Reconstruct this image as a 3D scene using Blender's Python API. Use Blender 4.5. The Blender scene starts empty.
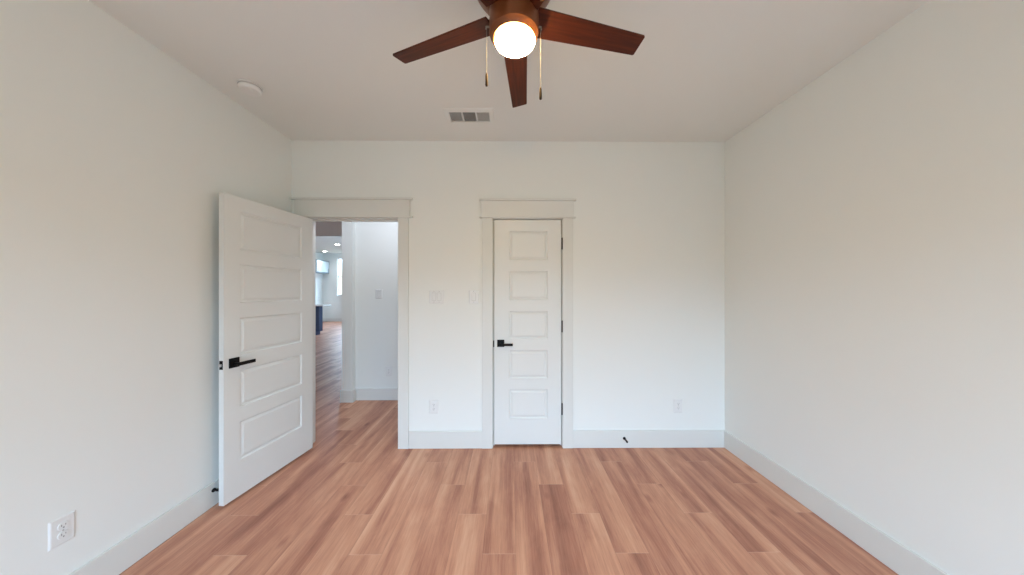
import bpy, bmesh, math, random
from mathutils import Vector, Matrix
random.seed(7)
S = bpy.context.scene
C = S.collection
PI = math.pi

# ------------------------------------------------------------------ camera
D = 2.7304          # distance from the camera to the wall with the doors
LX, RX = -1.9419, 1.9365   # left and right wall planes
H = 2.743           # ceiling height
CAM_H = 1.40152
cam_data = bpy.data.cameras.new('camera')
cam = bpy.data.objects.new('camera', cam_data)
C.objects.link(cam)
cam_data.sensor_width = 36.0
cam_data.lens = 36.0 * 305.0 / 1024.0
cam_data.clip_start = 0.02
cam_data.shift_y = 3.56 / 1024.0
yaw, pitch, roll = 0.00787, 0.0, 0.00027
fw = Vector((math.sin(yaw) * math.cos(pitch), math.cos(yaw) * math.cos(pitch), math.sin(pitch)))
rt = Vector((math.cos(yaw), -math.sin(yaw), 0))
up = rt.cross(fw)
rt2 = rt * math.cos(roll) + up * math.sin(roll)
up2 = -rt * math.sin(roll) + up * math.cos(roll)
m = Matrix((rt2, up2, -fw)).transposed().to_4x4()
m.translation = (0, 0, CAM_H)
cam.matrix_world = m
S.camera = cam

# ------------------------------------------------------------------ world, exposure
S.view_settings.view_transform = 'Standard'
S.view_settings.look = 'None'
S.view_settings.gamma = 1.0
S.view_settings.use_curve_mapping = False
S.view_settings.exposure = 0.17
try:
    S.cycles.use_denoising = True
    S.cycles.max_bounces = 14
    S.cycles.diffuse_bounces = 10
    S.cycles.glossy_bounces = 6
    S.cycles.sample_clamp_indirect = 8.0
except Exception:
    pass

SKY = 19.0
w = bpy.data.worlds.new('sky')
S.world = w
w.use_nodes = True
nt = w.node_tree
nt.nodes.clear()
tc = nt.nodes.new('ShaderNodeTexCoord')
sp = nt.nodes.new('ShaderNodeSeparateXYZ')
mr = nt.nodes.new('ShaderNodeMapRange')
mr.inputs['From Min'].default_value = -1.0
mr.inputs['From Max'].default_value = 1.0
cr = nt.nodes.new('ShaderNodeValToRGB')
el = cr.color_ramp.elements
el[0].position = 0.0
el[0].color = (0.10, 0.10, 0.09, 1)
el[1].position = 1.0
el[1].color = (0.92, 1.30, 1.75, 1)
e = el.new(0.525); e.color = (0.10, 0.105, 0.095, 1)
e = el.new(0.56); e.color = (0.52, 0.68, 0.89, 1)
bg = nt.nodes.new('ShaderNodeBackground')
bg.inputs['Strength'].default_value = SKY
out = nt.nodes.new('ShaderNodeOutputWorld')
nt.links.new(tc.outputs['Generated'], sp.inputs[0])
nt.links.new(sp.outputs['Z'], mr.inputs['Value'])
nt.links.new(mr.outputs[0], cr.inputs[0])
nt.links.new(cr.outputs[0], bg.inputs['Color'])
nt.links.new(bg.outputs[0], out.inputs['Surface'])


def area(name, loc, rot, sx, sy, power=0.0, col=(1, 1, 1), portal=False):
    l = bpy.data.lights.new(name, 'AREA')
    l.shape = 'RECTANGLE'
    l.size, l.size_y = sx, sy
    l.energy = power
    l.color = col
    if portal:
        l.cycles.is_portal = True
    o = bpy.data.objects.new(name, l)
    o.location = loc
    o.rotation_euler = rot
    C.objects.link(o)
    return o


REAR = -1.55        # inner face of the wall behind the camera, with two windows
WINS = [(-1.25, -0.05), (0.25, 1.45)]     # X ranges
WZ0, WZ1 = 0.55, 2.10
for x0, x1 in WINS:
    area('window_daylight', ((x0 + x1) / 2, REAR - 0.10, (WZ0 + WZ1) / 2), (PI / 2, 0, 0), x1 - x0, WZ1 - WZ0, portal=True)
# added out-of-view fill lamps brightening living room and kitchen; no window behind them
q = area('kitchen_fill', (-2.2, 10.8, 1.6), (0, PI / 2, -0.65), 2.0, 4.0, 135, (0.50, 0.76, 1.0))
q.data.spread = math.radians(140)
q = area('living_fill', (-10.0, 8.6, 1.6), (0, -PI / 2 + 0.35, 0), 2.0, 4.0, 110, (0.52, 0.78, 1.0))
q.data.spread = math.radians(110)
area('hall_ceiling_lamp', (-1.45, 3.25, H - 0.02), (0, 0, 0), 0.16, 0.16, 9.5, (0.82, 0.87, 1.0))

# ------------------------------------------------------------------ materials


def srgb(r, g, b):
    f = lambda c: (c / 255 / 12.92) if c / 255 <= 0.04045 else ((c / 255 + 0.055) / 1.055) ** 2.4
    return (f(r), f(g), f(b), 1)


def mat(name, col, rough=0.5, metal=0.0, bump=None, emit=None, spec=0.5, vary=None):
    mt = bpy.data.materials.new(name)
    mt.use_nodes = True
    n = mt.node_tree.nodes
    b = n['Principled BSDF']
    b.inputs['Base Color'].default_value = col
    b.inputs['Roughness'].default_value = rough
    b.inputs['Metallic'].default_value = metal
    b.inputs['Specular IOR Level'].default_value = spec
    if emit:
        b.inputs['Emission Color'].default_value = emit[0]
        b.inputs['Emission Strength'].default_value = emit[1]
    L = mt.node_tree.links
    if bump or vary:
        t = n.new('ShaderNodeTexCoord')
        no = n.new('ShaderNodeTexNoise')
        no.inputs['Scale'].default_value = (bump or (vary[0],))[0]
        no.inputs['Detail'].default_value = 3
        L.new(t.outputs['Object'], no.inputs['Vector'])
        if bump:
            bp = n.new('ShaderNodeBump')
            bp.inputs['Strength'].default_value = bump[1]
            bp.inputs['Distance'].default_value = bump[2]
            L.new(no.outputs['Fac'], bp.inputs['Height'])
            L.new(bp.outputs[0], b.inputs['Normal'])
        if vary:
            mx = n.new('ShaderNodeMix')
            mx.data_type = 'RGBA'
            L.new(no.outputs['Fac'], mx.inputs['Factor'])
            mx.inputs['A'].default_value = tuple(c * (1 - vary[1]) for c in col[:3]) + (1,)
            mx.inputs['B'].default_value = tuple(min(1, c * (1 + vary[1])) for c in col[:3]) + (1,)
            L.new(mx.outputs['Result'], b.inputs['Base Color'])
    return mt


M_WALL = mat('wall_paint', (0.785, 0.810, 0.79, 1), 0.75, bump=(210, 0.10, 0.002), spec=0.25)
M_CEIL = mat('ceiling_paint', (0.765, 0.787, 0.767, 1), 0.9, bump=(160, 0.15, 0.003), spec=0.1)
M_TRIM = mat('trim_paint', (0.70, 0.718, 0.695, 1), 0.38, bump=(30, 0.02, 0.001))
M_DOOR = mat('door_paint', (0.73, 0.755, 0.742, 1), 0.40, bump=(60, 0.02, 0.001))
M_PLATE = mat('white_plastic', (0.755, 0.77, 0.763, 1), 0.35)
M_SLOT = mat('dark_slot', (0.22, 0.22, 0.22, 1), 0.6)
M_GAP = mat('plastic_seam', (0.45, 0.44, 0.43, 1), 0.6)
M_BLACK = mat('matte_black_metal', (0.004, 0.004, 0.005, 1), 0.45, 0.0, spec=0.15)
M_RUB = mat('black_rubber', (0.02, 0.02, 0.02, 1), 0.7)
M_STEEL = mat('brushed_steel', (0.6, 0.6, 0.6, 1), 0.3, 1.0)
M_BRONZE = mat('bronze_fan_metal', srgb(122, 68, 34), 0.4, 0.4, vary=(40, 0.08))
M_FOB = mat('dark_wood_fob', (0.030, 0.016, 0.010, 1), 0.8, spec=0.1)
M_CHAIN = mat('chain_metal', (0.26, 0.23, 0.19, 1), 0.7, 0.0)
M_VENTD = mat('vent_shadow', (0.10, 0.10, 0.10, 1), 0.9)
M_NAVY = mat('navy_cabinet_paint', srgb(54, 68, 98), 0.45, vary=(6, 0.05))
M_QUARTZ = mat('white_quartz', (0.82, 0.83, 0.84, 1), 0.2, vary=(5, 0.05))
M_CABG = mat('grey_cabinet_paint', srgb(92, 106, 116), 0.4)
M_CABF = mat('glossy_cabinet_front', srgb(190, 205, 212), 0.12, spec=0.7)
M_HALLC = mat('hall_ceiling_dim_tint', (0.72, 0.67, 0.64, 1), 0.9)  # dimness and warm floor bounce put into the ceiling colour
M_VINYL = mat('window_vinyl', (0.82, 0.82, 0.82, 1), 0.4)
M_LED = mat('downlight_lens', (1, 1, 1, 1), 0.5, emit=((1, 0.97, 0.92, 1), 30))
M_LAMP = mat('lit_glass', (1, 0.95, 0.85, 1), 0.4, emit=((1.0, 0.71, 0.28, 1), 145))


def glass_mat():
    mt = bpy.data.materials.new('window_glass')
    mt.use_nodes = True
    n = mt.node_tree.nodes
    n.clear()
    o = n.new('ShaderNodeOutputMaterial')
    tr = n.new('ShaderNodeBsdfTransparent')
    tr.inputs[0].default_value = (0.96, 0.98, 0.98, 1)
    gl = n.new('ShaderNodeBsdfGlossy')
    gl.inputs['Roughness'].default_value = 0.02
    mx = n.new('ShaderNodeMixShader')
    mx.inputs[0].default_value = 0.06
    L = mt.node_tree.links
    L.new(tr.outputs[0], mx.inputs[1]); L.new(gl.outputs[0], mx.inputs[2]); L.new(mx.outputs[0], o.inputs[0])
    return mt


M_GLASS = glass_mat()


def floor_mat():
    """Oak-look planks running away from the camera, joints staggered row by row."""
    mt = bpy.data.materials.new('plank_floor')
    mt.use_nodes = True
    nt = mt.node_tree
    n, L = nt.nodes, nt.links
    b = n['Principled BSDF']

    def mth(op, a, bb=None, c=None):
        q = n.new('ShaderNodeMath'); q.operation = op
        for i, v in enumerate((a, bb, c)):
            if v is None: continue
            if isinstance(v, (int, float)): q.inputs[i].default_value = v
            else: L.new(v, q.inputs[i])
        return q.outputs[0]
    PW, PL = 0.178, 1.166
    t = n.new('ShaderNodeTexCoord')
    s = n.new('ShaderNodeSeparateXYZ'); L.new(t.outputs['Object'], s.inputs[0])
    x, y = s.outputs['X'], s.outputs['Y']
    u = mth('DIVIDE', mth('ADD', x, 0.50 + 0.178 * 100), PW)
    row = mth('FLOOR', u)
    fu = mth('FRACT', u)
    v = mth('ADD', mth('DIVIDE', mth('ADD', y, 116.6 - 2.21), PL), mth('MULTIPLY', row, 0.25))
    col = mth('FLOOR', v)
    fv = mth('FRACT', v)
    cid = n.new('ShaderNodeCombineXYZ'); L.new(row, cid.inputs[0]); L.new(col, cid.inputs[1])
    w2 = n.new('ShaderNodeTexWhiteNoise'); w2.noise_dimensions = '3D'
    L.new(cid.outputs[0], w2.inputs['Vector'])
    pid = w2.outputs['Value']
    # grain: fine fibres, broad bands, knots
    def noise(sx, sy, off, scale=1.0, det=4, rough=0.6, dist=0.0):
        cv = n.new('ShaderNodeCombineXYZ')
        L.new(mth('MULTIPLY', x, sx), cv.inputs[0])
        L.new(mth('MULTIPLY', y, sy), cv.inputs[1])
        L.new(mth('MULTIPLY', pid, off), cv.inputs[2])
        q = n.new('ShaderNodeTexNoise')
        q.inputs['Scale'].default_value = scale
        q.inputs['Detail'].default_value = det
        q.inputs['Roughness'].default_value = rough
        q.inputs['Distortion'].default_value = dist
        L.new(cv.outputs[0], q.inputs['Vector'])
        return q.outputs['Fac']
    fine = noise(120, 5, 60, 1.0, 5, 0.7)
    band = noise(10.5, 0.65, 90, 1.0, 2, 0.45, 0.5)
    blot = noise(9, 3, 40, 1.0, 3, 0.6, 1.2)
    mix = mth('ADD', mth('MULTIPLY', band, 0.82), mth('ADD', mth('MULTIPLY', fine, 0.40), mth('MULTIPLY', blot, 0.25)))
    mix = mth('ADD', mix, mth('MULTIPLY', mth('SUBTRACT', pid, 0.5), 0.16))
    mix = mth('SUBTRACT', mix, 0.225)
    kc = n.new('ShaderNodeCombineXYZ')
    L.new(mth('MULTIPLY', x, 5.0), kc.inputs[0])
    L.new(mth('MULTIPLY', y, 2.2), kc.inputs[1])
    L.new(mth('MULTIPLY', pid, 30.0), kc.inputs[2])
    vo = n.new('ShaderNodeTexVoronoi')
    vo.inputs['Scale'].default_value = 1.0
    L.new(kc.outputs[0], vo.inputs['Vector'])
    kn = n.new('ShaderNodeMapRange')
    kn.inputs['From Min'].default_value = 0.03
    kn.inputs['From Max'].default_value = 0.13
    kn.inputs['To Min'].default_value = 0.18
    kn.inputs['To Max'].default_value = 0.0
    L.new(vo.outputs['Distance'], kn.inputs['Value'])
    mix = mth('SUBTRACT', mix, kn.outputs[0])
    rp = n.new('ShaderNodeValToRGB')
    e = rp.color_ramp.elements
    e[0].position = 0.18; e[0].color = srgb(136, 89, 75)
    e[1].position = 0.82; e[1].color = srgb(222, 177, 149)
    k = e.new(0.40); k.color = srgb(175, 122, 101)
    k = e.new(0.58); k.color = srgb(202, 150, 123)
    L.new(mix, rp.inputs[0])
    # seams
    du = mth('MULTIPLY', mth('MINIMUM', fu, mth('SUBTRACT', 1.0, fu)), PW)
    dv = mth('MULTIPLY', mth('MINIMUM', fv, mth('SUBTRACT', 1.0, fv)), PL)
    su = mth('LESS_THAN', du, 0.0009)
    sv = mth('LESS_THAN', dv, 0.0016)
    mx = n.new('ShaderNodeMix'); mx.data_type = 'RGBA'
    L.new(mth('MULTIPLY', su, 0.45), mx.inputs['Factor'])
    L.new(rp.outputs[0], mx.inputs['A'])
    mx.inputs['B'].default_value = srgb(130, 92, 76)
    m2 = n.new('ShaderNodeMix'); m2.data_type = 'RGBA'
    L.new(mth('MULTIPLY', sv, 0.4), m2.inputs['Factor'])
    L.new(mx.outputs['Result'], m2.inputs['A'])
    m2.inputs['B'].default_value = srgb(226, 190, 168)
    L.new(m2.outputs['Result'], b.inputs['Base Color'])
    b.inputs['Roughness'].default_value = 0.42
    b.inputs['Specular IOR Level'].default_value = 0.22
    bp = n.new('ShaderNodeBump')
    bp.inputs['Strength'].default_value = 0.12
    bp.inputs['Distance'].default_value = 0.001
    L.new(fine, bp.inputs['Height'])
    L.new(bp.outputs[0], b.inputs['Normal'])
    return mt


M_FLOOR = floor_mat()


def blade_mat():
    mt = bpy.data.materials.new('dark_walnut_blade')
    mt.use_nodes = True
    n, L = mt.node_tree.nodes, mt.node_tree.links
    b = n['Principled BSDF']
    t = n.new('ShaderNodeTexCoord')
    mp = n.new('ShaderNodeMapping')
    mp.inputs['Scale'].default_value = (3, 60, 3)
    no = n.new('ShaderNodeTexNoise')
    no.inputs['Scale'].default_value = 1.5
    no.inputs['Detail'].default_value = 4
    rp = n.new('ShaderNodeValToRGB')
    e = rp.color_ramp.elements
    e[0].position = 0.3; e[0].color = srgb(60, 22, 8)
    e[1].position = 0.7; e[1].color = srgb(88, 38, 16)
    L.new(t.outputs['Object'], mp.inputs[0]); L.new(mp.outputs[0], no.inputs['Vector'])
    L.new(no.outputs['Fac'], rp.inputs[0]); L.new(rp.outputs[0], b.inputs['Base Color'])
    b.inputs['Roughness'].default_value = 0.5
    b.inputs['Specular IOR Level'].default_value = 0.25
    return mt


M_BLADE = blade_mat()

# ------------------------------------------------------------------ mesh helpers


def box(bm, x0, x1, y0, y1, z0, z1, bevel=0.0, seg=2, mtx=None):
    vs = [bm.verts.new((x, y, z)) for x in (x0, x1) for y in (y0, y1) for z in (z0, z1)]
    F = [(0, 1, 3, 2), (4, 6, 7, 5), (0, 4, 5, 1), (2, 3, 7, 6), (0, 2, 6, 4), (1, 5, 7, 3)]
    fs = [bm.faces.new([vs[i] for i in f]) for f in F]
    if bevel:
        ed = list({e for f in fs for e in f.edges})
        r = bmesh.ops.bevel(bm, geom=ed, offset=bevel, segments=seg, profile=0.5, affect='EDGES')
        vs = list({v for f in r['faces'] for v in f.verts} | {v for v in vs if v.is_valid})
    if mtx is not None:
        bmesh.ops.transform(bm, matrix=mtx, verts=[v for v in vs if v.is_valid])
    return vs


def lathe(bm, prof, n=48, mtx=None, center=(0, 0)):
    rings = []
    for r, z in prof:
        if r < 1e-6:
            rings.append([bm.verts.new((center[0], center[1], z))])
        else:
            rings.append([bm.verts.new((center[0] + r * math.cos(2 * PI * i / n), center[1] + r * math.sin(2 * PI * i / n), z)) for i in range(n)])
    for a, b in zip(rings, rings[1:]):
        for i in range(n):
            j = (i + 1) % n
            if len(a) == 1 and len(b) == 1: continue
            if len(a) == 1: bm.faces.new((a[0], b[i], b[j]))
            elif len(b) == 1: bm.faces.new((a[i], b[0], a[j]))
            else: bm.faces.new((a[i], b[i], b[j], a[j]))
    vs = [v for r in rings for v in r]
    if mtx is not None:
        bmesh.ops.transform(bm, matrix=mtx, verts=vs)
    return vs


def tube(bm, pts, r, n=8):
    pts = [Vector(p) for p in pts]
    rings = []
    for i, p in enumerate(pts):
        d = (pts[min(i + 1, len(pts) - 1)] - pts[max(i - 1, 0)]).normalized()
        a = d.orthogonal().normalized() if i == 0 else (prev - d * prev.dot(d)).normalized()
        prev = a
        b = d.cross(a)
        rr = r[i] if isinstance(r, (list, tuple)) else r
        rings.append([bm.verts.new(p + (a * math.cos(2 * PI * k / n) + b * math.sin(2 * PI * k / n)) * rr) for k in range(n)])
    for A, B in zip(rings, rings[1:]):
        for k in range(n):
            bm.faces.new((A[k], A[(k + 1) % n], B[(k + 1) % n], B[k]))
    bm.faces.new(rings[0][::-1]); bm.faces.new(rings[-1])


def prism(bm, outline, z0, z1, bevel=0.0):
    a = [bm.verts.new((x, y, z0)) for x, y in outline]
    b = [bm.verts.new((x, y, z1)) for x, y in outline]
    fs = [bm.faces.new(a[::-1]), bm.faces.new(b)]
    k = len(a)
    for i in range(k):
        fs.append(bm.faces.new((a[i], a[(i + 1) % k], b[(i + 1) % k], b[i])))
    if bevel:
        ed = list({e for f in fs[:2] for e in f.edges})
        bmesh.ops.bevel(bm, geom=ed, offset=bevel, segments=2, profile=0.5, affect='EDGES')


def obj(name, bm, m, parent=None, loc=(0, 0, 0), rot=(0, 0, 0), smooth=False, label=None):
    bmesh.ops.recalc_face_normals(bm, faces=bm.faces[:])
    me = bpy.data.meshes.new(name)
    bm.to_mesh(me); bm.free()
    me.materials.append(m)
    if smooth:
        for p in me.polygons: p.use_smooth = True
        try:
            me.set_sharp_from_angle(angle=math.radians(35))
        except Exception:
            pass
    o = bpy.data.objects.new(name, me)
    C.objects.link(o)
    o.location = loc; o.rotation_euler = rot
    if parent: o.parent = parent
    if label: o['label'] = label
    return o


def NB(): return bmesh.new()


def thing(name, label, cat, loc=(0, 0, 0), rotz=0.0, group=None, kind=None, rot=None):
    o = bpy.data.objects.new(name, None)
    o.empty_display_size = 0.05
    C.objects.link(o)
    o.location = loc
    o.rotation_euler = rot if rot else (0, 0, rotz)
    o['label'] = label; o['category'] = cat
    if group: o['group'] = group
    if kind: o['kind'] = kind
    return o


def struct(name, bm, m, label, cat):
    o = obj(name, bm, m)
    o['kind'] = 'structure'; o['label'] = label; o['category'] = cat
    return o


def boxes(*bs):
    bm = NB()
    for b in bs: box(bm, *b)
    return bm


# ------------------------------------------------------------------ shell
WT = 0.114
HALL_Y = 3.936
FAR_Y = 14.09
KX = -8.6           # kitchen wall carrying the wall cabinet
struct('floor', boxes((-10.2, 2.2, REAR - 0.3, FAR_Y + 0.15, -0.05, 0.0)), M_FLOOR,
       'reddish oak-look plank floor running through the room and out of the doorway', 'floor')
struct('ceiling', boxes((LX - 0.1, RX + 0.1, REAR - 0.2, D + WT, H, H + 0.1)), M_CEIL,
       'plain off-white ceiling over the empty bedroom', 'ceiling')
struct('wall_left', boxes((LX - 0.1, LX, REAR - 0.2, D, 0, H)), M_WALL, 'bare white wall on the left, behind the open door', 'wall')
struct('wall_right', boxes((RX, RX + 0.1, REAR - 0.2, D, 0, H)), M_WALL, 'bare white wall on the right', 'wall')
# wall with the two doorways
EX0, EX1, EZ = -1.830, -0.970, 2.068     # entry rough opening
CX0, CX1, CZ = -0.170, 0.494, 2.068      # closet rough opening
struct('wall_back', boxes((LX - 0.1, EX0, D, D + WT, 0, H), (EX0, EX1, D, D + WT, EZ, H), (EX1, CX0, D, D + WT, 0, H),
                          (CX0, CX1, D, D + WT, CZ, H), (CX1, RX + 0.1, D, D + WT, 0, H)), M_WALL,
       'white wall facing the camera, holding the doorway and the closet door', 'wall')
# wall behind the camera
a, b = WINS
struct('wall_front', boxes((LX, a[0], REAR - 0.12, REAR, 0, H), (a[1], b[0], REAR - 0.12, REAR, 0, H), (b[1], RX, REAR - 0.12, REAR, 0, H),
                           (a[0], a[1], REAR - 0.12, REAR, 0, WZ0), (a[0], a[1], REAR - 0.12, REAR, WZ1, H),
                           (b[0], b[1], REAR - 0.12, REAR, 0, WZ0), (b[0], b[1], REAR - 0.12, REAR, WZ1, H)), M_WALL,
       'white wall behind the camera with two windows', 'wall')
# closet interior behind the closed door
struct('wall_closet', boxes((-0.55, -0.50, D + WT, 3.55, 0, H), (0.85, 0.90, D + WT, 3.55, 0, H), (-0.55, 0.90, 3.55, 3.60, 0, H)), M_WALL,
       'closet walls behind the closed door', 'wall')
# hall and the living room and kitchen beyond it
struct('wall_hall', boxes((-1.980, 1.10, HALL_Y, HALL_Y + 0.12, 0, H), (-2.112, -1.980, 3.856, 4.05, 0, H), (0.98, 1.10, D + WT, HALL_Y, 0, H)), M_WALL,
       'pale hall wall seen through the doorway, with a squared wall end on its left', 'wall')
struct('wall_living', boxes((-10.2, -10.08, D, FAR_Y, 0, 3.25), (-10.2, LX - 0.1, D - 0.02, D + WT, 0, H), (-2.112, -2.0, 4.05, FAR_Y, 0, 3.25)), M_WALL,
       'side walls of the living room beyond the hall', 'wall')
FW0, FW1, FZ0, FZ1 = -7.93, -6.85, 1.20, 2.92    # kitchen window
struct('wall_kitchen', boxes((-10.2, FW0, FAR_Y, FAR_Y + 0.12, 0, 3.25), (FW0, FW1, FAR_Y, FAR_Y + 0.12, 0, FZ0), (FW0, FW1, FAR_Y, FAR_Y + 0.12, FZ1, 3.25),
                             (FW1, -1.985, FAR_Y, FAR_Y + 0.12, 0, 3.25), (KX - 0.1, KX, 12.2, FAR_Y, 0, 3.12)), M_WALL,
       'pale far kitchen wall seen down the hall', 'wall')
struct('ceiling_hall', boxes((-10.2, 1.10, D + WT, 7.47, H, H + 0.1), (-10.2, -1.985, 7.41, 7.47, H, 3.25)), M_HALLC,
       'dim hall ceiling seen at the top of the doorway', 'ceiling')
struct('ceiling_kitchen', boxes((-10.2, -1.985, 7.47, FAR_Y + 0.12, 3.125, 3.25)), M_CEIL, 'white kitchen ceiling with downlights far beyond the doorway', 'ceiling')

# baseboards
BH, BT = 0.154, 0.015


def baseboard(name, bs, label):
    bm = NB()
    for q in bs: box(bm, *q, 0.003, 2)
    o = struct(name, bm, M_TRIM, label, 'baseboard')
    return o


baseboard('baseboard_left', [(LX, LX + BT, REAR, D, 0, BH)], 'white baseboard along the left wall')
baseboard('baseboard_right', [(RX - BT, RX, REAR, D, 0, BH)], 'white baseboard along the right wall')
baseboard('baseboard_back_middle', [(-0.898, -0.243, D - BT, D, 0, BH)], 'white baseboard between the doorway and the closet door')
baseboard('baseboard_back_right', [(0.566, RX - BT, D - BT, D, 0, BH)], 'white baseboard right of the closet door, with the small black door stop')
baseboard('baseboard_hall', [(-1.965, 0.98, HALL_Y - BT, HALL_Y, 0, BH), (-2.127, -1.965, 3.856 - BT, 3.856, 0, BH), (-1.980, -1.965, 3.856, HALL_Y - BT, 0, BH)],
          'white baseboard along the hall wall, stepping round its end')
baseboard('baseboard_kitchen', [(KX, -1.985, FAR_Y - BT, FAR_Y, 0, BH)], 'white baseboard along the far kitchen wall')


# door trim: two side casings, header with cap and bead, jamb
def door_trim(name, label, lo, li, ri, ro, h0, h1, capl, capr, zb, zt, jx0, jx1, ox0, ox1, oz, stop_y, both):
    t = thing(name, label, 'door trim', ((li + ri) / 2, D, 0), kind='structure')
    cx = (li + ri) / 2
    def part(n, *bs, bv=0.002):
        bm = NB()
        for q in bs: box(bm, q[0] - cx, q[1] - cx, q[2] - D, q[3] - D, q[4], q[5], bv, 2)
        return obj(n, bm, M_TRIM, t)
    part('side_casing', (lo, li, D - 0.018, D, 0, zb))
    part('side_casing', (ri, ro, D - 0.018, D, 0, zb))
    part('header_bead', (capl, capr, D - 0.030, D, zb, zb + 0.014), bv=0.004)
    part('header_board', (h0, h1, D - 0.022, D, zb + 0.014, zt))
    part('header_cap', (capl, capr, D - 0.040, D, zt, zt + 0.017), bv=0.003)
    jt = 2.046
    part('jamb', (ox0, jx0, D, D + WT, 0, oz), (jx1, ox1, D, D + WT, 0, oz), (jx0, jx1, D, D + WT, jt, oz), bv=0.0)
    part('door_stop_strip', (jx0, jx0 + 0.011, stop_y, stop_y + 0.032, 0, jt), (jx1 - 0.011, jx1, stop_y, stop_y + 0.032, 0, jt),
         (jx0 + 0.011, jx1 - 0.011, stop_y, stop_y + 0.032, jt - 0.011, jt), bv=0.0)
    if both:
        part('hall_casing', (lo, li, D + WT, D + WT + 0.018, 0, zb), (ri, ro, D + WT, D + WT + 0.018, 0, zb), (lo, ro, D + WT, D + WT + 0.018, zb, zt))
    return t


door_trim('trim_1', 'off-white craftsman door trim framing the open doorway, header cap reaching the left corner', -1.901, -1.811, -0.991, -0.899,
          -1.904, -0.886, -1.936, -0.860, 2.052, 2.211, -1.807, -0.996, EX0, EX1, EZ, D + 0.040, True)
door_trim('trim_2', 'off-white craftsman door trim with capped header around the closed closet door', -0.244, -0.153, 0.475, 0.566,
          -0.250, 0.572, -0.268, 0.590, 2.052, 2.205, -0.148, 0.471, CX0, CX1, CZ, D + 0.042, False)

# ------------------------------------------------------------------ doors


def slab_bm(wd, z0, z1, t, px0, px1, panels):
    """Moulded five-panel slab; x from the hinge, faces at y=0 and y=-t."""
    bm = NB()
    xs = [0, px0, px1, wd]
    zs = [z0]
    for p in panels: zs += [p[0], p[1]]
    zs.append(z1)
    rings = ((0.0, 0.0), (0.006, 0.010), (0.014, 0.011), (0.030, 0.003))
    for side in (0, 1):
        Y = lambda d: (-d if side == 0 else -t + d)
        cache = {}
        def V(x, z, d=0.0):
            k = (round(x, 5), round(z, 5), round(d, 5))
            if k not in cache: cache[k] = bm.verts.new((x, Y(d), z))
            return cache[k]
        for i in range(3):
            for j in range(len(zs) - 1):
                x0, x1, a0, a1 = xs[i], xs[i + 1], zs[j], zs[j + 1]
                if i == 1 and j % 2 == 1:
                    loops = []
                    for ins, dep in rings:
                        loops.append([V(x0 + ins, a0 + ins, dep), V(x1 - ins, a0 + ins, dep), V(x1 - ins, a1 - ins, dep), V(x0 + ins, a1 - ins, dep)])
                    for A, B in zip(loops, loops[1:]):
                        for k in range(4):
                            bm.faces.new((A[k], A[(k + 1) % 4], B[(k + 1) % 4], B[k]))
                    bm.faces.new(loops[-1])
                else:
                    bm.faces.new((V(x0, a0), V(x1, a0), V(x1, a1), V(x0, a1)))
        if side == 0: front = cache
        else: back = cache
    def strip(keys):
        for p, q in zip(keys, keys[1:]):
            bm.faces.new((front[p], front[q], back[q], back[p]))
    K = lambda x, z: (round(x, 5), round(z, 5), 0.0)
    strip([K(x, zs[0]) for x in xs]); strip([K(x, zs[-1]) for x in xs])
    strip([K(xs[0], z) for z in zs]); strip([K(xs[-1], z) for z in zs])
    return bm


def lever(parent, x, z, y, sgn, L=0.108):
    """Square rose with a straight flat lever pointing to the hinge side."""
    bm = NB(); box(bm, x - 0.032, x + 0.032, min(y, y + sgn * 0.009), max(y, y + sgn * 0.009), z - 0.032, z + 0.032, 0.0015, 2)
    h = obj('handle', bm, M_BLACK, parent, label='matte black square rose with a straight lever')
    bm = NB()
    y1 = y + sgn * 0.045
    tube(bm, [(x, y + sgn * 0.008, z - 0.007), (x, y1, z - 0.007)], 0.010, 16)
    box(bm, x - L, x + 0.011, min(y1 - 0.006 * sgn, y1 + 0.006 * sgn), max(y1 - 0.006 * sgn, y1 + 0.006 * sgn), z - 0.018, z + 0.004, 0.002, 2)
    obj('lever', bm, M_BLACK, h)
    return h


def hinge(parent, x, y, z):
    bm = NB()
    tube(bm, [(x, y, z - 0.048), (x, y, z + 0.048)], 0.0062, 12)
    tube(bm, [(x, y, z + 0.048), (x, y, z + 0.053)], [0.0070, 0.004], 12)
    tube(bm, [(x, y, z - 0.053), (x, y, z - 0.048)], [0.004, 0.0070], 12)
    return obj('hinge', bm, M_BLACK, parent, smooth=True, label='black barrel hinge')


PZ = [(0.257, 0.519), (0.617, 0.869), (0.971, 1.220), (1.321, 1.581), (1.680, 1.940)]
# open entry door, swung in towards the left wall
ang = math.atan2(-0.9914, -0.1308)
d1 = thing('door_1', 'white five-panel door standing open in front of the left wall', 'door', (-1.738, 2.706, 0), ang, kind='structure')
W1, T = 0.741, 0.035
obj('door_leaf', slab_bm(W1, 0.020, 2.034, T, 0.118, W1 - 0.103, PZ), M_DOOR, d1)
lever(d1, W1 - 0.063, 0.927, 0.0, 1, 0.107)
lever(d1, W1 - 0.063, 0.927, -T, -1, 0.107)
bm = NB()
box(bm, W1, W1 + 0.0015, -T / 2 - 0.0125, -T / 2 + 0.0125, 0.895, 0.952, 0.0005, 1)
lp = obj('latch_plate', bm, M_BLACK, d1, label='black latch plate on the door edge')
bm = NB()
box(bm, W1 + 0.0015, W1 + 0.012, -T / 2 - 0.007, -T / 2 + 0.007, 0.914, 0.932, 0.002, 2)
obj('latch_bolt', bm, M_STEEL, lp)
for z in (0.34, 1.08, 1.82): hinge(d1, -0.008, -T - 0.006, z)

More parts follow.
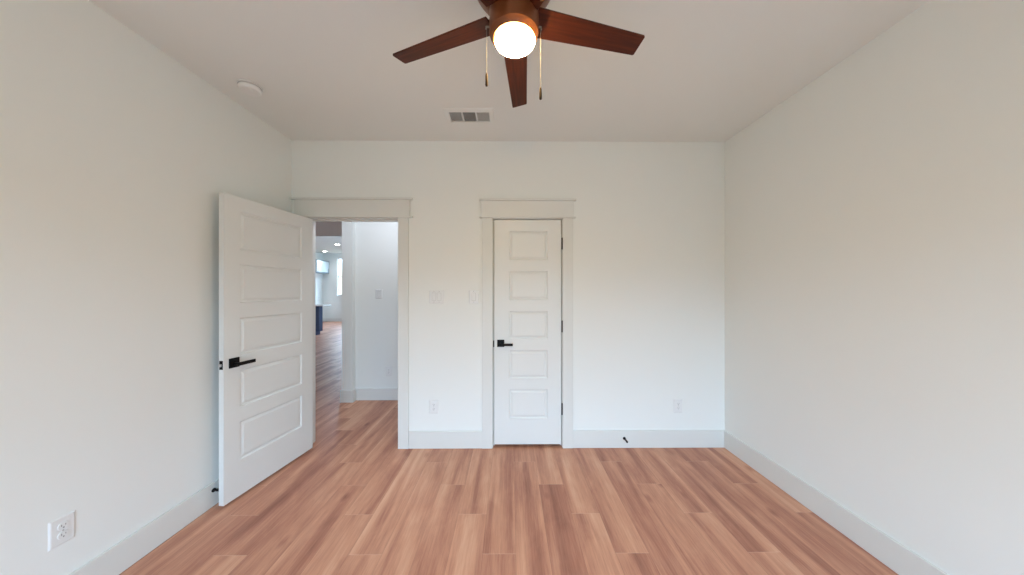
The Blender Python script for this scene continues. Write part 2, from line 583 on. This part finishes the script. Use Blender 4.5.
# closed closet door
d2 = thing('door_2', 'closed white five-panel closet door with black lever', 'door', (0.464, D + 0.004, 0), PI, kind='structure')
W2 = 0.600
obj('door_leaf', slab_bm(W2, 0.028, 2.039, T, 0.123, 0.468, PZ), M_DOOR, d2)
lever(d2, W2 - 0.057, 0.934, 0.0, 1, 0.108)
for z in (0.345, 1.085, 1.827): hinge(d2, -0.0065, 0.006, z)
bm = NB(); box(bm, W2 + 0.002, W2 + 0.011, -0.012, 0.003, 0.90, 0.957, 0.001, 1)
obj('strike_plate', bm, M_BLACK, d2, label='black strike plate in the jamb')

# ------------------------------------------------------------------ wall plates (local: x right, -y out of the wall)


def plate_bm(wd, ht, t=0.0055):
    bm = NB()
    lo = [(-wd / 2, 0), (wd / 2, 0)]
    rings = []
    for ins, d in ((0, 0.0003), (0, 0.0012), (0.004, 0.0045), (0.007, t)):
        rings.append([bm.verts.new((sx * (wd / 2 - ins), -d, sz * (ht / 2 - ins))) for sx, sz in ((-1, -1), (1, -1), (1, 1), (-1, 1))])
    for A, B in zip(rings, rings[1:]):
        for k in range(4): bm.faces.new((A[k], A[(k + 1) % 4], B[(k + 1) % 4], B[k]))
    bm.faces.new(rings[-1]); bm.faces.new(rings[0][::-1])
    return bm


def screw(parent, x, z, y=-0.006):
    bm = NB()
    lathe(bm, [(0, 0.0014), (0.0022, 0.0012), (0.0032, 0.0003), (0.0032, -0.001)], 14, Matrix.Translation((x, y, z)) @ Matrix.Rotation(PI / 2, 4, 'X'))
    obj('screw', bm, M_GAP, parent, smooth=True)


def outlet(label, loc, rotz, group=None):
    t = thing('wall_outlet', label, 'outlet', loc, rotz, group)
    obj('cover_plate', plate_bm(0.080, 0.121), M_PLATE, t)
    for s in (1, -1):
        bm = NB()
        out_ = []
        for k in range(32):
            an = 2 * PI * k / 32
            out_.append((0.0172 * math.cos(an), max(-0.0142, min(0.0142, 0.0172 * math.sin(an)))))
        a0 = [bm.verts.new((x, -0.0055, z + s * 0.0195)) for x, z in out_]
        b0 = [bm.verts.new((x * 0.95, -0.0085, z * 0.95 + s * 0.0195)) for x, z in out_]
        bm.faces.new(b0)
        for i in range(32): bm.faces.new((a0[i], a0[(i + 1) % 32], b0[(i + 1) % 32], b0[i]))
        r = obj('receptacle', bm, M_PLATE, t)
        bm = NB()
        zc = s * 0.0195
        box(bm, -0.0075, -0.0050, -0.0088, -0.0080, zc - 0.0005, zc + 0.0085)
        box(bm, 0.0050, 0.0075, -0.0088, -0.0080, zc + 0.0005, zc + 0.0080)
        lathe(bm, [(0, 0.0088), (0.0028, 0.0088), (0.0028, 0.0080)], 12, Matrix.Translation((0, 0, zc - 0.0065)) @ Matrix.Rotation(PI / 2, 4, 'X'))
        obj('slots', bm, M_SLOT, r)
    screw(t, 0, 0)
    return t


def switch(label, loc, rotz, n):
    t = thing('light_switch', label, 'switch', loc, rotz)
    wd = 0.088 if n == 1 else 0.134
    obj('cover_plate', plate_bm(wd, 0.121), M_PLATE, t)
    for k in range(n):
        x = (k - (n - 1) / 2) * 0.046
        bm = NB()
        box(bm, x - 0.0176, x + 0.0176, -0.0063, -0.0045, -0.0342, 0.0342)
        fr = obj('rocker_frame', bm, M_GAP, t)
        bm = NB()
        sgn = 1 if k % 2 == 0 else -1
        pts = [(0.0328, 0.0082 + 0.0014 * sgn), (0.0, 0.0078), (-0.0328, 0.0082 - 0.0014 * sgn)]
        A = [bm.verts.new((x - 0.0160, -d, z)) for z, d in pts]; B = [bm.verts.new((x + 0.0160, -d, z)) for z, d in pts]
        A2 = [bm.verts.new((x - 0.0160, -0.0062, z)) for z, d in pts]; B2 = [bm.verts.new((x + 0.0160, -0.0062, z)) for z, d in pts]
        for i in range(2):
            bm.faces.new((A[i], B[i], B[i + 1], A[i + 1])); bm.faces.new((A[i], A[i + 1], A2[i + 1], A2[i])); bm.faces.new((B[i], B2[i], B2[i + 1], B[i + 1]))
        bm.faces.new((A[0], A2[0], B2[0], B[0])); bm.faces.new((A[2], B[2], B2[2], A2[2]))
        obj('rocker', bm, M_PLATE, t)
        for z in (0.048, -0.048): screw(t, x, z)
    return t


switch('double white rocker switch plate on the wall just right of the open doorway', (-0.651, D, 1.351), 0, 2)
switch('single white rocker switch plate beside the closet door trim', (-0.320, D, 1.351), 0, 1)
switch('small white switch plate on the hall wall, seen through the doorway', (-1.680, HALL_Y, 1.366), 0, 1)
outlet('white outlet low on the wall between the doorway and the closet door', (-0.675, D, 0.368), 0)
outlet('white outlet low on the wall near the right corner, above the baseboard', (1.514, D, 0.371), 0)
outlet('white outlet low on the left wall, nearest the camera', (LX, 1.338, 0.364), PI / 2)
outlet('white outlet low on the hall wall, seen through the doorway', (-1.551, HALL_Y, 0.370), 0)


# ------------------------------------------------------------------ door stops
def door_stop(label, loc, rotz, dirn):
    t = thing('door_stop', label, 'door stop', loc, rotz)
    d = Vector(dirn).normalized()
    bm = NB()
    tube(bm, [d * 0.0003, d * 0.006, d * 0.009], [0.013, 0.012, 0.008], 16)
    obj('base', bm, M_BLACK, t, smooth=True)
    bm = NB()
    pts = []
    for k in range(8 * 12 + 1):
        an = 2 * PI * k / 12
        s = d * (0.008 + 0.050 * k / 96)
        a_ = d.orthogonal().normalized(); b_ = d.cross(a_)
        pts.append(s + (a_ * math.cos(an) + b_ * math.sin(an)) * 0.0048)
    tube(bm, pts, 0.0022, 6)
    obj('spring', bm, M_BLACK, t, smooth=True)
    bm = NB()
    tube(bm, [d * 0.056, d * 0.058, d * 0.068, d * 0.071], [0.006, 0.0085, 0.0085, 0.006], 16)
    obj('bumper', bm, M_RUB, t, smooth=True)
    return t


door_stop('small black spring door stop on the baseboard right of the closet door', (1.024, D - BT, 0.087), 0, (0, -1, 0.0))
door_stop('small black door stop on the left baseboard, mostly behind the open door', (LX + BT, 2.000, 0.106), 0, (1, -0.05, 0))

# ------------------------------------------------------------------ ceiling vent
v = thing('air_vent', 'white three-section ceiling air vent near the back wall', 'vent', (-0.306, 2.343, H), 0)
VX, VY = 0.152, 0.064
bm = NB()
PX, PY = 0.186, 0.112
def ringv(x, y, z): return [bm.verts.new((sx * x, sy * y, z)) for sx, sy in ((-1, -1), (1, -1), (1, 1), (-1, 1))]
R = [ringv(PX, PY, -0.0003), ringv(PX, PY, -0.002), ringv(PX - 0.010, PY - 0.010, -0.006), ringv(VX + 0.002, VY + 0.002, -0.009), ringv(VX, VY, -0.007), ringv(VX, VY, -0.0008)]
for A, B in zip(R, R[1:]):
    for k in range(4): bm.faces.new((A[k], A[(k + 1) % 4], B[(k + 1) % 4], B[k]))
obj('frame', bm, M_CEIL, v)
bm = NB(); box(bm, -VX, VX, -VY, VY, -0.0012, -0.0006)
obj('duct_shade_sheet', bm, M_VENTD, v)  # flat dark sheet painted as the shade behind the louvres
seg_w = (2 * VX - 2 * 0.010) / 3
for k in range(3):
    x0 = -VX + k * (seg_w + 0.010)
    bm = NB()
    nl = 13
    for i in range(nl):
        xc = x0 + (i + 0.5) * seg_w / nl
        tilt = math.radians((-40, -20, 35)[k])
        box(bm, -0.0006, 0.0006, -VY, VY, -0.0032, 0.0032, 0, 1, Matrix.Translation((xc, 0, -0.0052)) @ Matrix.Rotation(tilt, 4, 'Y'))
    obj('louvre_bank', bm, M_PLATE, v)
for k in range(2):
    x0 = -VX + (k + 1) * seg_w + k * 0.010
    bm = NB(); box(bm, x0, x0 + 0.010, -VY, VY, -0.0088, -0.0012, 0.001, 1)
    obj('divider_bar', bm, M_PLATE, v)

# ------------------------------------------------------------------ smoke detector
s = thing('smoke_detector', 'round white smoke detector on the ceiling above the left wall', 'smoke detector', (-1.698, 2.008, H))
s.scale = (0.92, 0.92, 1)
bm = NB(); lathe(bm, [(0, -0.0003), (0.072, -0.0003), (0.072, -0.008), (0.069, -0.010), (0.060, -0.010)], 56)
obj('mounting_base', bm, M_PLATE, s, smooth=True)
bm = NB(); lathe(bm, [(0.060, -0.009), (0.064, -0.013), (0.066, -0.016), (0.064, -0.030), (0.056, -0.038), (0.030, -0.041), (0.0, -0.0415)], 56)
obj('cover', bm, M_PLATE, s, smooth=True)
bm = NB(); lathe(bm, [(0.0640, -0.0104), (0.0672, -0.0104)], 56)
obj('air_slot', bm, M_SLOT, s, smooth=True)
bm = NB(); lathe(bm, [(0.0, -0.0435), (0.009, -0.043), (0.010, -0.040)], 24, Matrix.Translation((0.022, -0.02, 0)))
obj('test_button', bm, M_PLATE, s, smooth=True)

# ------------------------------------------------------------------ ceiling fan
FX, FY, FZ = 0.0165, 1.165, 2.446
f = thing('ceiling_fan', 'dark wood five-blade ceiling fan with a lit round lamp and two pull chains', 'ceiling fan', (FX, FY, FZ))
top = H - FZ
bm = NB(); lathe(bm, [(0.0, top - 0.0003), (0.125, top - 0.0003), (0.125, top - 0.045), (0.145, top - 0.060), (0.158, top - 0.085), (0.158, 0.125), (0.150, 0.108), (0.098, 0.034), (0.090, 0.024), (0.0, 0.024)], 64)
obj('motor_housing', bm, M_BRONZE, f, smooth=True)
bm = NB(); lathe(bm, [(0.0, 0.024), (0.093, 0.024), (0.094, 0.018), (0.094, -0.060), (0.092, -0.067), (0.083, -0.074), (0.079, -0.085), (0.0, -0.085)], 64)
obj('switch_housing', bm, M_BRONZE, f, smooth=True)
bm = NB(); lathe(bm, [(0.068, -0.0855), (0.0755, -0.088), (0.077, -0.092), (0.074, -0.098), (0.065, -0.105), (0.045, -0.110), (0.020, -0.112), (0.0, -0.112)], 64, None, (0.004, 0))
obj('lamp_glass', bm, M_LAMP, f, smooth=True, label='lit white glass bowl')
PITCH, PH, RB = 0.2284, 0.2347, 0.554
for k in range(5):
    th = PH + k * 2 * PI / 5
    bm = NB()
    o_ = []
    def corner(cx, cy, r, a0, a1):
        for i in range(5):
            an = a0 + (a1 - a0) * i / 4
            o_.append((cx + r * math.cos(an), cy + r * math.sin(an)))
    wr, wt, r0 = 0.0540, 0.0410, 0.088
    o_.append((r0, -wr))
    corner(RB - 0.006, -wt + 0.006, 0.006, -PI / 2, 0)
    corner(RB - 0.006, wt - 0.006, 0.006, 0, PI / 2)
    o_.append((r0, wr))
    prism(bm, o_, -0.0035, 0.0035, 0.0012)
    mtx = Matrix.Rotation(th, 4, 'Z') @ Matrix.Rotation(-PITCH, 4, 'X')
    bl = obj('blade', bm, M_BLADE, f, loc=(-0.0045, 0, 0), rot=mtx.to_euler())
    bm = NB()
    prism(bm, [(0.06, -0.022), (0.135, -0.030), (0.150, -0.022), (0.150, 0.022), (0.135, 0.030), (0.06, 0.022)], 0.0036, 0.0075, 0.0008)
    obj('blade_iron', bm, M_BRONZE, bl)
for (dx, zt, zb) in ((-0.1045, 2.231, 2.184), (0.1015, 2.178, 2.134)):
    bm = NB()
    tube(bm, [(dx, 0, -0.040), (dx, 0, zt - FZ)], 0.0005, 6)
    z = -0.040
    sx = -1 if dx < 0 else 1
    tube(bm, [(dx - sx * 0.012, 0, -0.036), (dx + sx * 0.002, 0, -0.036), (dx + sx * 0.002, 0, -0.044)], 0.0035, 8)
    while z > zt - FZ:
        bmesh.ops.create_icosphere(bm, subdivisions=1, radius=0.0009, matrix=Matrix.Translation((dx, 0, z)))
        z -= 0.0048
    ch = obj('pull_chain', bm, M_CHAIN, f, smooth=True)
    bm = NB(); L_ = zb - zt
    lathe(bm, [(0, 0.002), (0.0025, 0.001), (0.0042, -0.006), (0.0048, L_ * 0.5), (0.0052, L_ + 0.004), (0.004, L_), (0, L_)], 16, Matrix.Translation((dx, 0, zt - FZ)))
    obj('chain_fob', bm, M_FOB, ch, smooth=True, label='dark wooden fob')

# ------------------------------------------------------------------ windows


def window(name, label, x0, x1, z0, z1, y, inward, cols, rows):
    """Frame in a wall opening; inward is +1 when the room lies towards +y."""
    t = thing(name, label, 'window', ((x0 + x1) / 2, y, z0), kind='structure')
    w_, h_ = (x1 - x0) / 2, z1 - z0
    yo = -0.085 * inward
    def B(*bs):
        bm = NB()
        for q in bs:
            box(bm, q[0], q[1], min(q[2], q[3]), max(q[2], q[3]), q[4], q[5])
        return bm
    fy0, fy1 = yo - 0.03, yo + 0.03
    obj('window_frame', B((-w_, -w_ + 0.045, fy0, fy1, 0, h_), (w_ - 0.045, w_, fy0, fy1, 0, h_), (-w_ + 0.045, w_ - 0.045, fy0, fy1, 0, 0.05),
                          (-w_ + 0.045, w_ - 0.045, fy0, fy1, h_ - 0.05, h_), (-w_ + 0.045, w_ - 0.045, fy0, fy1, h_ / 2 - 0.025, h_ / 2 + 0.025)), M_VINYL, t)
    bars = []
    for c in range(1, cols):
        xx = -w_ + 2 * w_ * c / cols
        bars += [(xx - 0.009, xx + 0.009, yo - 0.008, yo + 0.008, 0.05, h_ / 2 - 0.025), (xx - 0.009, xx + 0.009, yo - 0.008, yo + 0.008, h_ / 2 + 0.025, h_ - 0.05)]
    if bars: obj('muntin', B(*bars), M_VINYL, t)
    obj('glass_pane', B((-w_ + 0.045, w_ - 0.045, yo - 0.002, yo + 0.002, 0.05, h_ / 2 - 0.025), (-w_ + 0.045, w_ - 0.045, yo - 0.002, yo + 0.002, h_ / 2 + 0.025, h_ - 0.05)), M_GLASS, t)
    obj('window_sill', B((-w_ - 0.05, w_ + 0.05, 0.03 * inward, 0.0, -0.02, 0.0)), M_TRIM, t)
    return t


window('window_1', 'white-framed bright window on the far kitchen wall, seen down the hall', FW0, FW1, FZ0, FZ1, FAR_Y, -1, 2, 2)
for i, (x0, x1) in enumerate(WINS):
    window('window_%d' % (i + 2), 'white double-hung window behind the camera, %s of the pair' % ('left' if i == 0 else 'right'), x0, x1, WZ0, WZ1, REAR, 1, 1, 2)

# ------------------------------------------------------------------ kitchen seen through the doorway
k = thing('wall_cabinet', 'grey-blue kitchen wall cabinet with glossy pale front, high up beyond the hall', 'cabinet', (KX, 13.585, 2.20))
bm = NB(); box(bm, 0.0005, 0.31, -0.49, 0.49, 0, 0.56, 0.003, 1)
obj('body', bm, M_CABG, k)
bm = NB(); box(bm, 0.31, 0.33, -0.445, 0.47, 0.04, 0.525, 0.004, 1)
obj('door', bm, M_CABF, k)
bm = NB(); box(bm, 0.33, 0.345, 0.38, 0.39, 0.05, 0.20, 0.002, 1)
obj('handle', bm, M_BLACK, k)

k = thing('kitchen_island', 'dark blue kitchen island end with white worktop, seen past the open door', 'kitchen island', (-6.9, 9.86, 0))
bm = NB(); box(bm, -0.9, 0.825, -0.09, 0.10, 0.11, 0.915, 0.004, 1)
obj('body', bm, M_NAVY, k)
bm = NB(); box(bm, -0.88, 0.77, -0.12, 0.06, 0.0, 0.11)
obj('toe_kick', bm, M_NAVY, k)
bm = NB(); box(bm, -0.95, 0.99, -0.13, 0.30, 0.916, 0.955, 0.005, 2)
obj('worktop', bm, M_QUARTZ, k)
bm = NB()
tube(bm, [(0.62, 0.05, 0.9555), (0.62, 0.05, 1.10), (0.62, 0.03, 1.14), (0.62, -0.03, 1.15), (0.62, -0.06, 1.12)], 0.016, 12)
obj('faucet', bm, M_STEEL, k, smooth=True)

for (x, y, lab) in ((-6.37, 11.33, 'lit round downlight in the kitchen ceiling, nearer to the doorway'), (-8.02, 13.3, 'lit round downlight in the kitchen ceiling, near the far wall')):
    t = thing('ceiling_downlight', lab, 'downlight', (x, y, 3.125))
    bm = NB(); lathe(bm, [(0.075, -0.0005), (0.105, -0.0005), (0.103, -0.006), (0.080, -0.010), (0.078, -0.004)], 32)
    obj('trim_ring', bm, M_PLATE, t, smooth=True)
    bm = NB(); lathe(bm, [(0.079, -0.005), (0.0, -0.006)], 32)
    obj('lens', bm, M_LED, t, smooth=True)
    l = bpy.data.lights.new('downlight_glow', 'SPOT')
    l.energy = 20; l.color = (1, 0.96, 0.9); l.spot_size = 2.2; l.spot_blend = 0.6; l.shadow_soft_size = 0.07
    q = bpy.data.objects.new('downlight_glow', l); q.location = (x, y, 3.10); C.objects.link(q)
